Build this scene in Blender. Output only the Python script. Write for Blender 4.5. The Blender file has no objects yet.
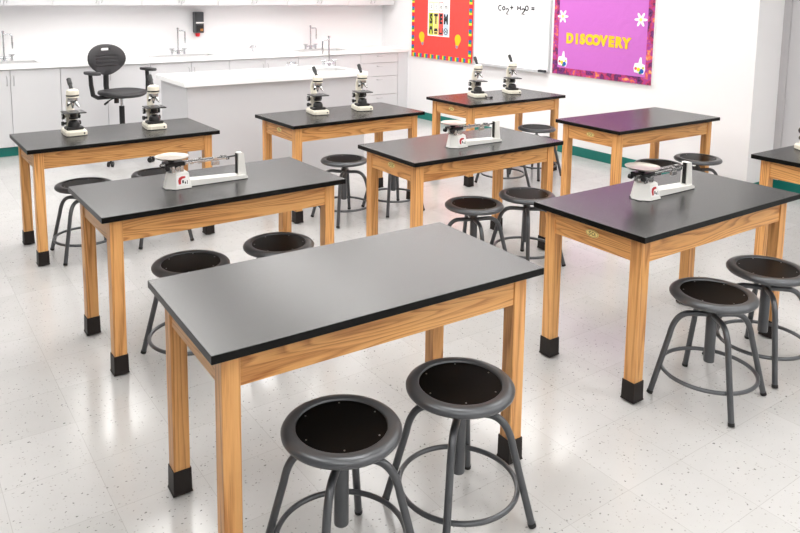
import bpy, bmesh, math, random
from math import pi, cos, sin, radians
from mathutils import Vector, Matrix
random.seed(7)
SC = bpy.context.scene
COL = SC.collection

# ------------------------------------------------------------------ materials
def srgb(r, g, b):
    f = lambda c: (c/12.92 if c <= .04045 else ((c+.055)/1.055)**2.4)
    return (f(r/255), f(g/255), f(b/255), 1)

def new_mat(name):
    m = bpy.data.materials.new(name); m.use_nodes = True
    nt = m.node_tree; b = nt.nodes['Principled BSDF']
    return m, nt, b

def pbr(name, col, rough=.5, metal=0, bump=0, bscale=200, spec=.5, var=0):
    m, nt, b = new_mat(name)
    b.inputs['Base Color'].default_value = col
    b.inputs['Roughness'].default_value = rough
    b.inputs['Metallic'].default_value = metal
    b.inputs['Specular IOR Level'].default_value = spec
    tc = nt.nodes.new('ShaderNodeTexCoord')
    n = nt.nodes.new('ShaderNodeTexNoise'); n.inputs['Scale'].default_value = bscale
    n.inputs['Detail'].default_value = 3
    nt.links.new(tc.outputs['Object'], n.inputs['Vector'])
    mr = nt.nodes.new('ShaderNodeMapRange')
    mr.inputs['To Min'].default_value = max(.02, rough*.9); mr.inputs['To Max'].default_value = min(1, rough*1.1)
    nt.links.new(n.outputs['Fac'], mr.inputs['Value']); nt.links.new(mr.outputs['Result'], b.inputs['Roughness'])
    if bump:
        bp = nt.nodes.new('ShaderNodeBump'); bp.inputs['Strength'].default_value = bump; bp.inputs['Distance'].default_value = .002
        nt.links.new(n.outputs['Fac'], bp.inputs['Height']); nt.links.new(bp.outputs['Normal'], b.inputs['Normal'])
    return m

def math_node(nt, op, a, b=None, c=None):
    n = nt.nodes.new('ShaderNodeMath'); n.operation = op
    for i, v in enumerate((a, b, c)):
        if v is None: continue
        if isinstance(v, (int, float)): n.inputs[i].default_value = v
        else: nt.links.new(v, n.inputs[i])
    return n.outputs[0]

def wood(name, axis):
    m, nt, b = new_mat(name); L = nt.links
    tc = nt.nodes.new('ShaderNodeTexCoord'); oi = nt.nodes.new('ShaderNodeObjectInfo')
    off = nt.nodes.new('ShaderNodeVectorMath'); off.operation = 'SCALE'; off.inputs[0].default_value = (3.1, 5.3, 7.7)
    L.new(oi.outputs['Random'], off.inputs['Scale'])
    add = nt.nodes.new('ShaderNodeVectorMath'); add.operation = 'ADD'
    L.new(tc.outputs['Object'], add.inputs[0]); L.new(off.outputs['Vector'], add.inputs[1])
    def mapped(long, across):
        mp = nt.nodes.new('ShaderNodeMapping'); s = [across]*3; s[axis] = long
        mp.inputs['Scale'].default_value = s; L.new(add.outputs['Vector'], mp.inputs['Vector']); return mp.outputs['Vector']
    n1 = nt.nodes.new('ShaderNodeTexNoise'); n1.inputs['Scale'].default_value = 1; n1.inputs['Detail'].default_value = 1.2
    n1.inputs['Roughness'].default_value = .35
    L.new(mapped(1.1 if axis < 2 else .35, 12), n1.inputs['Vector'])
    k = math_node(nt, 'MULTIPLY', n1.outputs['Fac'], 15)
    fr = math_node(nt, 'FRACT', k)
    ring = nt.nodes.new('ShaderNodeValToRGB'); e = ring.color_ramp.elements
    e[0].position = 0; e[0].color = (.0, .0, .0, 1); e[1].position = 1; e[1].color = (.1, .1, .1, 1)
    x = ring.color_ramp.elements.new(.45); x.color = (.35, .35, .35, 1)
    x = ring.color_ramp.elements.new(.82); x.color = (1, 1, 1, 1)
    L.new(fr, ring.inputs['Fac'])
    n2 = nt.nodes.new('ShaderNodeTexNoise'); n2.inputs['Scale'].default_value = 1; n2.inputs['Detail'].default_value = 3
    L.new(mapped(9, 260), n2.inputs['Vector'])
    n3 = nt.nodes.new('ShaderNodeTexNoise'); n3.inputs['Scale'].default_value = 1; n3.inputs['Detail'].default_value = 2
    L.new(mapped(1.5, 14), n3.inputs['Vector'])
    f1 = math_node(nt, 'MULTIPLY', ring.outputs['Color'], .34)
    f2 = math_node(nt, 'MULTIPLY_ADD', n2.outputs['Fac'], .5, f1)
    f3 = math_node(nt, 'MULTIPLY_ADD', n3.outputs['Fac'], .45, f2)
    cr = nt.nodes.new('ShaderNodeValToRGB'); e = cr.color_ramp.elements
    e[0].position = .28; e[0].color = srgb(243, 189, 122)
    e[1].position = 1.0; e[1].color = srgb(160, 94, 42)
    x = cr.color_ramp.elements.new(.6); x.color = srgb(228, 167, 101)
    L.new(f3, cr.inputs['Fac'])
    hv = nt.nodes.new('ShaderNodeHueSaturation'); L.new(cr.outputs['Color'], hv.inputs['Color'])
    v = math_node(nt, 'MULTIPLY_ADD', oi.outputs['Random'], .16, .92); L.new(v, hv.inputs['Value'])
    L.new(hv.outputs['Color'], b.inputs['Base Color'])
    b.inputs['Roughness'].default_value = .38
    bp = nt.nodes.new('ShaderNodeBump'); bp.inputs['Strength'].default_value = .12; bp.inputs['Distance'].default_value = .001
    L.new(n2.outputs['Fac'], bp.inputs['Height']); L.new(bp.outputs['Normal'], b.inputs['Normal'])
    return m

def floor_mat():
    m, nt, b = new_mat('vinyl_tile'); L = nt.links
    tc = nt.nodes.new('ShaderNodeTexCoord'); co = tc.outputs['Object']
    sp = nt.nodes.new('ShaderNodeSeparateXYZ'); L.new(co, sp.inputs[0])
    T = .305
    def cell(o, s):
        t = math_node(nt, 'MULTIPLY', math_node(nt, 'SUBTRACT', s, o), 1/T)
        return math_node(nt, 'FRACT', t), math_node(nt, 'FLOOR', t)
    fx, ix = cell(.57, sp.outputs[0]); fy, iy = cell(2.095, sp.outputs[1])
    def edge(f):
        a = math_node(nt, 'SUBTRACT', f, .5); a = math_node(nt, 'ABSOLUTE', a)
        return math_node(nt, 'GREATER_THAN', a, .5-.0032)
    joint = math_node(nt, 'MAXIMUM', edge(fx), edge(fy))
    cv = nt.nodes.new('ShaderNodeCombineXYZ'); L.new(ix, cv.inputs[0]); L.new(iy, cv.inputs[1])
    wn = nt.nodes.new('ShaderNodeTexWhiteNoise'); wn.noise_dimensions = '3D'; L.new(cv.outputs[0], wn.inputs['Vector'])
    # mottled base
    nz = nt.nodes.new('ShaderNodeTexNoise'); nz.inputs['Scale'].default_value = 9; nz.inputs['Detail'].default_value = 6
    L.new(co, nz.inputs['Vector'])
    base = nt.nodes.new('ShaderNodeMix'); base.data_type = 'RGBA'
    base.inputs[6].default_value = srgb(190, 189, 187); base.inputs[7].default_value = srgb(204, 203, 202)
    f = math_node(nt, 'MULTIPLY_ADD', wn.outputs['Value'], .5, math_node(nt, 'MULTIPLY', nz.outputs['Fac'], .6)); L.new(f, base.inputs[0])
    # chips, each tile has its own run of the pattern
    off = nt.nodes.new('ShaderNodeVectorMath'); off.operation = 'SCALE'; L.new(wn.outputs['Color'], off.inputs[0]); off.inputs['Scale'].default_value = 13
    ad = nt.nodes.new('ShaderNodeVectorMath'); ad.operation = 'ADD'; L.new(co, ad.inputs[0]); L.new(off.outputs[0], ad.inputs[1])
    dn = nt.nodes.new('ShaderNodeTexNoise'); dn.inputs['Scale'].default_value = 90; L.new(ad.outputs[0], dn.inputs['Vector'])
    ds = nt.nodes.new('ShaderNodeVectorMath'); ds.operation = 'MULTIPLY_ADD'
    L.new(dn.outputs['Color'], ds.inputs[0]); ds.inputs[1].default_value = (.014, .006, 0); L.new(ad.outputs[0], ds.inputs[2])
    out = base.outputs[2]
    for scale, thr, dist, colr, amt in ((60, .87, .21, srgb(104, 102, 100), .72), (85, .80, .28, srgb(160, 157, 152), .7), (45, .97, .20, srgb(80, 79, 78), .8)):
        vo = nt.nodes.new('ShaderNodeTexVoronoi'); vo.voronoi_dimensions = '2D'; vo.inputs['Scale'].default_value = scale
        L.new(ds.outputs[0], vo.inputs['Vector'])
        sc = nt.nodes.new('ShaderNodeSeparateColor'); L.new(vo.outputs['Color'], sc.inputs[0])
        on = math_node(nt, 'GREATER_THAN', sc.outputs[0], thr)
        rad = math_node(nt, 'MULTIPLY', sc.outputs[1], dist)
        inn = math_node(nt, 'LESS_THAN', vo.outputs['Distance'], rad)
        mk = math_node(nt, 'MULTIPLY', math_node(nt, 'MULTIPLY', on, inn), amt)
        mx = nt.nodes.new('ShaderNodeMix'); mx.data_type = 'RGBA'; L.new(mk, mx.inputs[0]); L.new(out, mx.inputs[6]); mx.inputs[7].default_value = colr
        out = mx.outputs[2]
    mx = nt.nodes.new('ShaderNodeMix'); mx.data_type = 'RGBA'; L.new(math_node(nt, 'MULTIPLY', joint, .32), mx.inputs[0]); L.new(out, mx.inputs[6]); mx.inputs[7].default_value = srgb(120, 116, 110)
    L.new(mx.outputs[2], b.inputs['Base Color'])
    r2 = nt.nodes.new('ShaderNodeTexNoise'); r2.inputs['Scale'].default_value = 4; r2.inputs['Detail'].default_value = 5; L.new(co, r2.inputs['Vector'])
    mr = nt.nodes.new('ShaderNodeMapRange'); mr.inputs['To Min'].default_value = .12; mr.inputs['To Max'].default_value = .22
    L.new(r2.outputs['Fac'], mr.inputs['Value']); L.new(mr.outputs['Result'], b.inputs['Roughness'])
    b.inputs['Specular IOR Level'].default_value = .5
    r3 = nt.nodes.new('ShaderNodeTexNoise'); r3.inputs['Scale'].default_value = 7; L.new(co, r3.inputs['Vector'])
    bp = nt.nodes.new('ShaderNodeBump'); bp.inputs['Strength'].default_value = .06; bp.inputs['Distance'].default_value = .01
    L.new(r3.outputs['Fac'], bp.inputs['Height']); L.new(bp.outputs['Normal'], b.inputs['Normal'])
    return m

def blotch_mat(name, cols, scale):
    m, nt, b = new_mat(name)
    tc = nt.nodes.new('ShaderNodeTexCoord'); n = nt.nodes.new('ShaderNodeTexNoise')
    n.inputs['Scale'].default_value = scale; n.inputs['Detail'].default_value = 2.5
    nt.links.new(tc.outputs['Object'], n.inputs['Vector'])
    cr = nt.nodes.new('ShaderNodeValToRGB'); e = cr.color_ramp.elements
    lo, hi = .3, .7
    e[0].position = lo; e[0].color = cols[0]; e[1].position = hi; e[1].color = cols[-1]
    for i, c in enumerate(cols[1:-1], 1):
        x = cr.color_ramp.elements.new(lo+(hi-lo)*i/(len(cols)-1)); x.color = c
    nt.links.new(n.outputs['Fac'], cr.inputs['Fac']); nt.links.new(cr.outputs['Color'], b.inputs['Base Color'])
    b.inputs['Roughness'].default_value = .6
    return m

def crepe_mat(name, col):
    m, nt, b = new_mat(name)
    tc = nt.nodes.new('ShaderNodeTexCoord'); n = nt.nodes.new('ShaderNodeTexNoise')
    n.inputs['Scale'].default_value = 7; n.inputs['Detail'].default_value = 4; n.inputs['Distortion'].default_value = 1
    nt.links.new(tc.outputs['Object'], n.inputs['Vector'])
    bp = nt.nodes.new('ShaderNodeBump'); bp.inputs['Strength'].default_value = .35; bp.inputs['Distance'].default_value = .02
    nt.links.new(n.outputs['Fac'], bp.inputs['Height']); nt.links.new(bp.outputs['Normal'], b.inputs['Normal'])
    b.inputs['Base Color'].default_value = col; b.inputs['Roughness'].default_value = .7
    return m

def emit_mat(name, strength):
    m, nt, b = new_mat(name)
    b.inputs['Emission Color'].default_value = (1, .985, .96, 1)
    b.inputs['Emission Strength'].default_value = strength
    b.inputs['Base Color'].default_value = (.9, .9, .9, 1)
    return m

M = dict(
    top=pbr('black_epoxy', (.014, .0135, .013, 1), .27, bscale=400, spec=.75), topedge=pbr('black_epoxy_edge', (.003, .003, .003, 1), .3, spec=.18),
    woodx=wood('oak_x', 0), woody=wood('oak_y', 1), woodz=wood('oak_z', 2),
    boot=pbr('boot_rubber', srgb(36, 30, 28), .5, spec=.3), glide=pbr('glide_black', srgb(28, 26, 26), .5),
    brass=pbr('brass', srgb(250, 228, 150), .35, .1), brassdark=pbr('brass_ink', srgb(95, 80, 30), .4, .3),
    steel=pbr('grey_paint', srgb(92, 94, 97), .3, .45, bscale=300), hard=pbr('black_hardboard', (.002, .002, .002, 1), .36, spec=.09),
    screw=pbr('screw_steel', srgb(190, 190, 190), .3, 1), rubber=pbr('rubber', (.012, .012, .012, 1), .6),
    cream=pbr('cream_enamel', srgb(232, 226, 210), .35), black=pbr('black_enamel', (.012, .012, .013, 1), .35),
    blackpl=pbr('black_plastic', srgb(48, 47, 49), .5, bump=.15, bscale=300), silver=pbr('nickel', srgb(205, 205, 205), .22, 1),
    chrome=pbr('chrome', srgb(215, 217, 220), .14, 1), pan=pbr('pan_steel', srgb(186, 178, 168), .3, .9),
    balwhite=pbr('balance_enamel', srgb(236, 235, 231), .3), red=pbr('red_print', srgb(190, 30, 40), .5), ink=pbr('ink', srgb(30, 30, 36), .6),
    wall=pbr('wall_paint', srgb(243, 242, 243), .6, bump=.05, bscale=150), ceil=pbr('ceiling_tile', srgb(240, 240, 238), .9, bump=.2),
    wallgrey=pbr('wall_dimming_grey', srgb(128, 128, 130), .6), alcove=pbr('alcove_paint', srgb(205, 204, 206), .6), trimg=pbr('trim_grey', srgb(190, 188, 190), .5),
    teal=pbr('teal_vinyl', srgb(0, 114, 104), .45), floor=floor_mat(),
    counter=pbr('white_laminate', srgb(250, 250, 250), .3), cab=pbr('pale_laminate', srgb(213, 213, 215), .42),
    cabdark=pbr('carcass', srgb(196, 196, 198), .5), island=pbr('grey_laminate', srgb(203, 203, 206), .45), islside=pbr('light_laminate', srgb(212, 212, 215), .45),
    handle=pbr('pull_grey', srgb(188, 188, 190), .35, .3),
    disp=pbr('dispenser_grey', srgb(66, 68, 72), .35), amber=pbr('amber', srgb(190, 120, 50), .4),
    redpaper=crepe_mat('red_paper', srgb(255, 74, 66)), purplepaper=crepe_mat('purple_paper', srgb(199, 108, 197)),
    yellow=pbr('yellow_card', srgb(244, 200, 12), .6), paper=pbr('white_paper', srgb(248, 247, 246), .6),
    wboard=pbr('whiteboard', srgb(249, 248, 250), .22), alum=pbr('aluminium', srgb(205, 206, 208), .35, .6),
    b_red=pbr('stripe_red', srgb(226, 40, 52), .6), b_yel=pbr('stripe_yellow', srgb(250, 220, 30), .6), b_grn=pbr('stripe_green', srgb(40, 160, 90), .6),
    b_blu=pbr('stripe_blue', srgb(25, 95, 190), .6), b_pur=pbr('stripe_plum', srgb(96, 50, 140), .6),
    cosmic=blotch_mat('cosmic_border', [srgb(60, 22, 62), srgb(120, 38, 120), srgb(84, 30, 84), srgb(196, 52, 96), srgb(150, 52, 150), srgb(236, 110, 70), srgb(246, 190, 120)], 11),
    p_lime=pbr('lime', srgb(205, 215, 70), .6), p_gold=pbr('pale_gold', srgb(250, 225, 120), .6), p_coral=pbr('coral', srgb(240, 90, 80), .6), p_sky=pbr('pale_sky', srgb(205, 222, 240), .6),
    lilac=pbr('lilac', srgb(170, 110, 180), .6), bulbgrey=pbr('bulb_grey', srgb(165, 150, 165), .6), orange=pbr('orange', srgb(245, 130, 40), .6),
    sinkgrey=pbr('sink_grey', srgb(222, 222, 222), .35), lamp=emit_mat('lamp_diffuser', 7.5), eraser=pbr('eraser_felt', srgb(60, 60, 64), .9),
)

# ------------------------------------------------------------------ mesh builder
class MB:
    def __init__(s): s.bm = bmesh.new(); s.mats = []
    def mi(s, m):
        if m not in s.mats: s.mats.append(m)
        return s.mats.index(m)
    def _fin(s, faces, m, smooth=False):
        i = s.mi(m)
        for f in faces: f.material_index = i; f.smooth = smooth
    def box(s, x0, x1, y0, y1, z0, z1, m, bev=0, M4=None, seg=1):
        r = bmesh.ops.create_cube(s.bm, size=1); vs = r['verts']
        for v in vs:
            v.co = Vector(((x0+x1)/2+v.co.x*(x1-x0), (y0+y1)/2+v.co.y*(y1-y0), (z0+z1)/2+v.co.z*(z1-z0)))
        if M4 is not None:
            for v in vs: v.co = M4 @ v.co
        fs = {f for v in vs for f in v.link_faces}
        if bev:
            es = list({e for v in vs for e in v.link_edges})
            rb = bmesh.ops.bevel(s.bm, geom=es, offset=bev, segments=seg, affect='EDGES', profile=.5)
            fs = {f for f in fs if f.is_valid} | set(rb['faces'])
        s._fin(fs, m)
        return s
    def hull(s, bottom, top, m, smooth=False):
        b = [s.bm.verts.new(p) for p in bottom]; t = [s.bm.verts.new(p) for p in top]; n = len(b)
        fs = [s.bm.faces.new(b[::-1]), s.bm.faces.new(t)]
        for i in range(n): fs.append(s.bm.faces.new((b[i], b[(i+1) % n], t[(i+1) % n], t[i])))
        s._fin(fs, m, smooth); return s
    def prism(s, pts, m, fn, d):   # pts 2-D, fn(u,v,w)->3-D, depth d
        return s.hull([fn(u, v, 0) for u, v in pts], [fn(u, v, d) for u, v in pts], m)
    def lathe(s, prof, m, c=(0, 0, 0), seg=32, M4=None, smooth=True):
        rings = []
        for r, z in prof:
            if r < 1e-6: rings.append([s.bm.verts.new((0, 0, z))])
            else: rings.append([s.bm.verts.new((r*cos(2*pi*k/seg), r*sin(2*pi*k/seg), z)) for k in range(seg)])
        fs = []
        for a, b in zip(rings, rings[1:]):
            for k in range(seg):
                k2 = (k+1) % seg
                if len(a) == 1 and len(b) == 1: continue
                if len(a) == 1: fs.append(s.bm.faces.new((a[0], b[k], b[k2])))
                elif len(b) == 1: fs.append(s.bm.faces.new((a[k], a[k2], b[0])))
                else: fs.append(s.bm.faces.new((a[k], a[k2], b[k2], b[k])))
        for ri in (rings[0], rings[-1]):
            if len(ri) > 1: fs.append(s.bm.faces.new(ri if ri is rings[-1] else ri[::-1]))
        T = Matrix.Translation(Vector(c)) @ (M4 if M4 is not None else Matrix())
        for ri in rings:
            for v in ri: v.co = T @ v.co
        s._fin(fs, m, smooth); return s
    def cyl(s, p0, p1, r0, m, r1=None, seg=20):
        p0, p1 = Vector(p0), Vector(p1); r1 = r0 if r1 is None else r1
        d = p1-p0; q = d.to_track_quat('Z', 'Y').to_matrix().to_4x4()
        return s.lathe([(r0, 0), (r1, d.length)], m, p0, seg, q)
    def tube(s, pts, r, m, seg=12, closed=False):
        pts = [Vector(p) for p in pts]; n = len(pts); rings = []
        up = None
        for i, p in enumerate(pts):
            if closed: t = (pts[(i+1) % n]-pts[i-1]).normalized()
            else: t = (pts[min(i+1, n-1)]-pts[max(i-1, 0)]).normalized()
            if up is None:
                a = Vector((0, 0, 1)) if abs(t.z) < .9 else Vector((1, 0, 0)); up = (a-t*a.dot(t)).normalized()
            else: up = (up-t*up.dot(t)).normalized()
            sd = t.cross(up)
            rr = r[i] if isinstance(r, (list, tuple)) else r
            rings.append([s.bm.verts.new(p+(up*cos(2*pi*k/seg)+sd*sin(2*pi*k/seg))*rr) for k in range(seg)])
        fs = []
        for i in range(n if closed else n-1):
            a, b = rings[i], rings[(i+1) % n]
            for k in range(seg): fs.append(s.bm.faces.new((a[k], a[(k+1) % seg], b[(k+1) % seg], b[k])))
        if not closed: fs += [s.bm.faces.new(rings[0][::-1]), s.bm.faces.new(rings[-1])]
        s._fin(fs, m, True); return s
    def sweep(s, pts, ws, m, smooth=True):
        """rectangular section along a path in the YZ plane; ws = (half width in x, half thickness)"""
        n = len(pts); rings = []
        for i, (y, z) in enumerate(pts):
            a, b = pts[max(i-1, 0)], pts[min(i+1, n-1)]
            t = Vector((b[0]-a[0], b[1]-a[1])).normalized(); nn = Vector((-t.y, t.x)); w, h = ws[i]
            ch = min(w, h)*.35; ring = []
            for sx, sy in ((-1, -1), (1, -1), (1, 1), (-1, 1)):
                for first in (0, 1):
                    ax, ay = w, h
                    if (sx*sy > 0) == (first == 0): ay = h-ch
                    else: ax = w-ch
                    ring.append(s.bm.verts.new((sx*ax, y+nn.x*sy*ay, z+nn.y*sy*ay)))
            rings.append(ring)
        fs = []; k8 = len(rings[0])
        for a, b in zip(rings, rings[1:]):
            for k in range(k8): fs.append(s.bm.faces.new((a[k], a[(k+1) % k8], b[(k+1) % k8], b[k])))
        fs += [s.bm.faces.new(rings[0][::-1]), s.bm.faces.new(rings[-1])]
        s._fin(fs, m, smooth); return s
    def build(s, name, parent=None, loc=(0, 0, 0), ang=35):
        bmesh.ops.recalc_face_normals(s.bm, faces=s.bm.faces[:])
        me = bpy.data.meshes.new(name); s.bm.to_mesh(me); s.bm.free()
        for m in s.mats: me.materials.append(m)
        if any(p.use_smooth for p in me.polygons):
            me.set_sharp_from_angle(angle=radians(ang))
        o = bpy.data.objects.new(name, me); COL.objects.link(o); o.location = loc
        if parent: o.parent = parent
        return o

def bez(p0, p1, p2, n=8):
    p0, p1, p2 = Vector(p0), Vector(p1), Vector(p2)
    return [p0*(1-t)**2+p1*2*t*(1-t)+p2*t*t for t in [i/n for i in range(n+1)]]

def tag(o, label, cat, group=None):
    o['label'] = label; o['category'] = cat
    if group: o['group'] = group
    return o
def thing(name, label, cat, loc=(0, 0, 0), rz=0, group=None):
    o = bpy.data.objects.new(name, None); COL.objects.link(o); o.empty_display_size = .1
    o.location = loc; o.rotation_euler = (0, 0, rz); return tag(o, label, cat, group)
def struct(o): o['kind'] = 'structure'; return o
def dup(root, loc, rz, label):
    def cp(o, par):
        c = o.copy(); COL.objects.link(c); c.parent = par
        for ch in list(o.children): cp(ch, c)
        return c
    kids = list(root.children); r = root.copy(); COL.objects.link(r)
    for k in kids: cp(k, r)
    r.location = loc; r.rotation_euler = (0, 0, rz); r['label'] = label
    return r

def text_mesh(body, size, extrude, offset=0):
    cu = bpy.data.curves.new('txt', 'FONT'); cu.body = body; cu.size = size; cu.extrude = extrude; cu.offset = offset
    cu.align_x = 'CENTER'; cu.align_y = 'CENTER'; cu.resolution_u = 4
    ob = bpy.data.objects.new('txt', cu); COL.objects.link(ob)
    dg = bpy.context.evaluated_depsgraph_get(); dg.update()
    me = bpy.data.meshes.new_from_object(ob.evaluated_get(dg)); bpy.data.objects.remove(ob)
    return me
def text_part(name, body, size, mat, parent, fn, extrude=.001, offset=0, sx=1):
    me = text_mesh(body, size, extrude, offset); me.name = name
    for v in me.vertices: v.co = fn(v.co.x*sx, v.co.y, v.co.z+extrude)
    me.flip_normals() if False else None
    me.materials.clear(); me.materials.append(mat)
    o = bpy.data.objects.new(name, me); COL.objects.link(o); o.parent = parent; return o

# ------------------------------------------------------------------ room
XR, YB, YC = 6.2, 9.07, 8.42      # right wall, back wall, cabinet faces
X0, Y0, ZC = -2.9, -2.8, 2.8
XA, YA = 6.63, 3.385               # alcove wall and the corner where it steps back
def sbox(name, *a): return struct(MB().box(*a).build(name))
sbox('floor', X0-.1, 7.0, Y0-.1, YB+.1, -.1, 0, M['floor'])
sbox('ceiling', X0-.1, 7.0, Y0-.1, YB+.1, ZC, ZC+.1, M['ceil'])
sbox('wall_back', X0-.1, 7.0, YB, YB+.1, 0, ZC, M['wall'])
sbox('wall_right', XR, 7.0, YA, YB, 0, ZC, M['wall'])
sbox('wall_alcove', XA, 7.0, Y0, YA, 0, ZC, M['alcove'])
sbox('wall_left', X0-.1, X0, Y0, YB, 0, ZC, M['wallgrey'])  # unseen wall; its grey is chosen to cut bounce light on left-facing sides
sbox('wall_front', X0-.1, 7.0, Y0-.1, Y0, 0, ZC, M['wall'])
sbox('baseboard_right', XR-.008, XR, YA-.008, YC-.05, 0, .102, M['teal'])
sbox('baseboard_return', XR, XA, YA-.008, YA, 0, .102, M['teal'])
sbox('baseboard_alcove', XA-.008, XA, Y0, YA-.008, 0, .102, M['teal'])
sbox('baseboard_back', -1.26, XR-.008, YC+.042, YC+.05, 0, .1, M['teal'])
sbox('trim_1', XA-.02, XA, 3.322, YA-.001, .102, ZC, M['trimg'])

# ceiling troffers, all unseen; row behind the camera added to brighten front-facing sides
LAMPS = [(x, y) for y in (-1.5, .2, 2.2, 4.2, 5.5, 6.6, 7.65) for x in (.1, 1.8, 3.5, 5.2)]
lamp0 = None
for x, y in LAMPS:
    lab = 'long white recessed ceiling light with bright diffuser, out of view, placed for its light'
    if lamp0 is None:
        lamp0 = thing('ceiling_light', lab, 'ceiling light', (x, y, ZC), 0, 'recessed ceiling lights in rows')
        f = MB()
        for a in ((-.31, -.29, -.61, .61), (.29, .31, -.61, .61), (-.29, .29, -.61, -.59), (-.29, .29, .59, .61)): f.box(*a, -.02, 0, M['paper'])
        f.build('frame', lamp0); MB().box(-.29, .29, -.59, .59, -.012, -.004, M['lamp']).build('diffuser', lamp0)
    else: dup(lamp0, (x, y, ZC), 0, lab)

# ------------------------------------------------------------------ lab tables
W, D, TH, INS, LG = 1.246, .627, .027, .043, .057
def make_table():
    t = thing('lab_table', '', 'table', group='black-topped oak lab tables')
    tp = MB().box(-W/2, W/2, -D/2, D/2, .762-TH, .762, M['top'], .0025, seg=2); ei = tp.mi(M['topedge'])
    for f in tp.bm.faces:
        f.normal_update()
        if abs(f.normal.z) < .5: f.material_index = ei
    tp.build('tabletop', t)
    zt = .762-TH
    for sx in (-1, 1):
        for sy in (-1, 1):
            cx, cy = sx*(W/2-INS-LG/2), sy*(D/2-INS-LG/2)
            h = LG/2
            lg = MB().box(cx-h, cx+h, cy-h, cy+h, .01, zt, M['woodz'], .002).build('leg', t)
            k = MB(); a, b_ = h+.003, h+.0065
            def sq(r, z): return [(cx-r, cy-r, z), (cx+r, cy-r, z), (cx+r, cy+r, z), (cx-r, cy+r, z)]
            k.hull(sq(a+.001, .016), sq(a, .095), M['boot']); k.hull(sq(b_, .007), sq(a+.001, .017), M['boot'])
            k.build('boot', lg); MB().lathe([(.022, 0), (.025, .003), (.025, .008)], M['glide'], (cx, cy, 0), 20).build('glide', lg)
    AH = .111; xi, yi = W/2-INS-LG, D/2-INS-LG
    for sy in (-1, 1):
        y = sy*(D/2-INS-.006)
        MB().box(-xi, xi, min(y, y-sy*.02), max(y, y-sy*.02), zt-AH, zt, M['woodx'], .001).build('apron', t)
    for sx in (-1, 1):
        x = sx*(W/2-INS-.006)
        MB().box(min(x, x-sx*.02), max(x, x-sx*.02), -yi, yi, zt-AH, zt, M['woody'], .001).build('apron', t)
    return t
def add_badge(t):
    x = -(W/2-INS-.006); zc = .762-TH-.05; y0 = -.005
    def ell(a, b): return [(a*cos(2*pi*k/28), b*sin(2*pi*k/28)) for k in range(28)]
    fn = lambda u, v, w: (x-w, y0-u, zc+v)
    b = MB(); b.prism(ell(.036, .018), M['brass'], fn, .003)
    bo = b.build('badge', t)
    k = MB()
    for pts in ([(-.006, .006), (-.012, .008), (-.018, .004), (-.012, 0), (-.007, -.004), (-.013, -.008), (-.019, -.006)],
                [(.009, .006), (.003, .008), (-.002, 0), (.003, -.008), (.009, -.006)], [(.012, -.008), (.0155, .008), (.019, -.008)]):
        k.tube([fn(u, v, .003) for u, v in pts], .0014, M['brassdark'], 6)
    k.tube([fn(u, v, .003) for u, v in ell(.033, .0155)], .0007, M['brassdark'], 6, closed=True)
    k.build('emblem', bo)
TABLES = dict(
    A=(1.3245, 2.1112, -.030), B=(1.3752, 3.5624, .0136), C=(1.3393, 5.2026, .0154), D=(3.0951, 5.1049, .0294), E=(3.1524, 3.6557, -.0086),
    F=(4.9040, 5.1981, .0085), G=(5.0110, 3.6555, -.0217), H=(3.1528, 2.0924, -.0065), I=(5.092, 2.108, -.005))
TL = dict(
    A='large bare black-topped oak table in the foreground, with two stools tucked in front',
    B='black-topped oak table with a balance, directly behind the bare foreground table',
    C='black-topped oak table with two microscopes, in front of the black office chair',
    D='black-topped oak table with two microscopes, in front of the grey island',
    E='black-topped oak table with a balance, in the middle of the room between microscope tables',
    F='black-topped oak table with two microscopes, below the whiteboard and red board',
    G='empty black-topped oak table below the purple board, mirroring its purple',
    H='black-topped oak table with a balance on top, its gold badge facing the foreground table',
    I='black-topped oak table cut off by the right photo edge, beside the grey alcove')
# two masters: with and without the brass badge on the end apron
master = make_table(); tabs = {}
for n in 'ABC':
    x, y, a = TABLES[n]
    if n == 'A': master.location = (x, y, 0); master.rotation_euler = (0, 0, a); master['label'] = TL[n]; tabs[n] = master
    else: tabs[n] = dup(master, (x, y, 0), a, TL[n])
for n in 'DEFGHI':
    x, y, a = TABLES[n]
    if n == 'D': badged = dup(master, (x, y, 0), a, TL[n]); add_badge(badged); tabs[n] = badged
    else: tabs[n] = dup(badged, (x, y, 0), a, TL[n])

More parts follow.
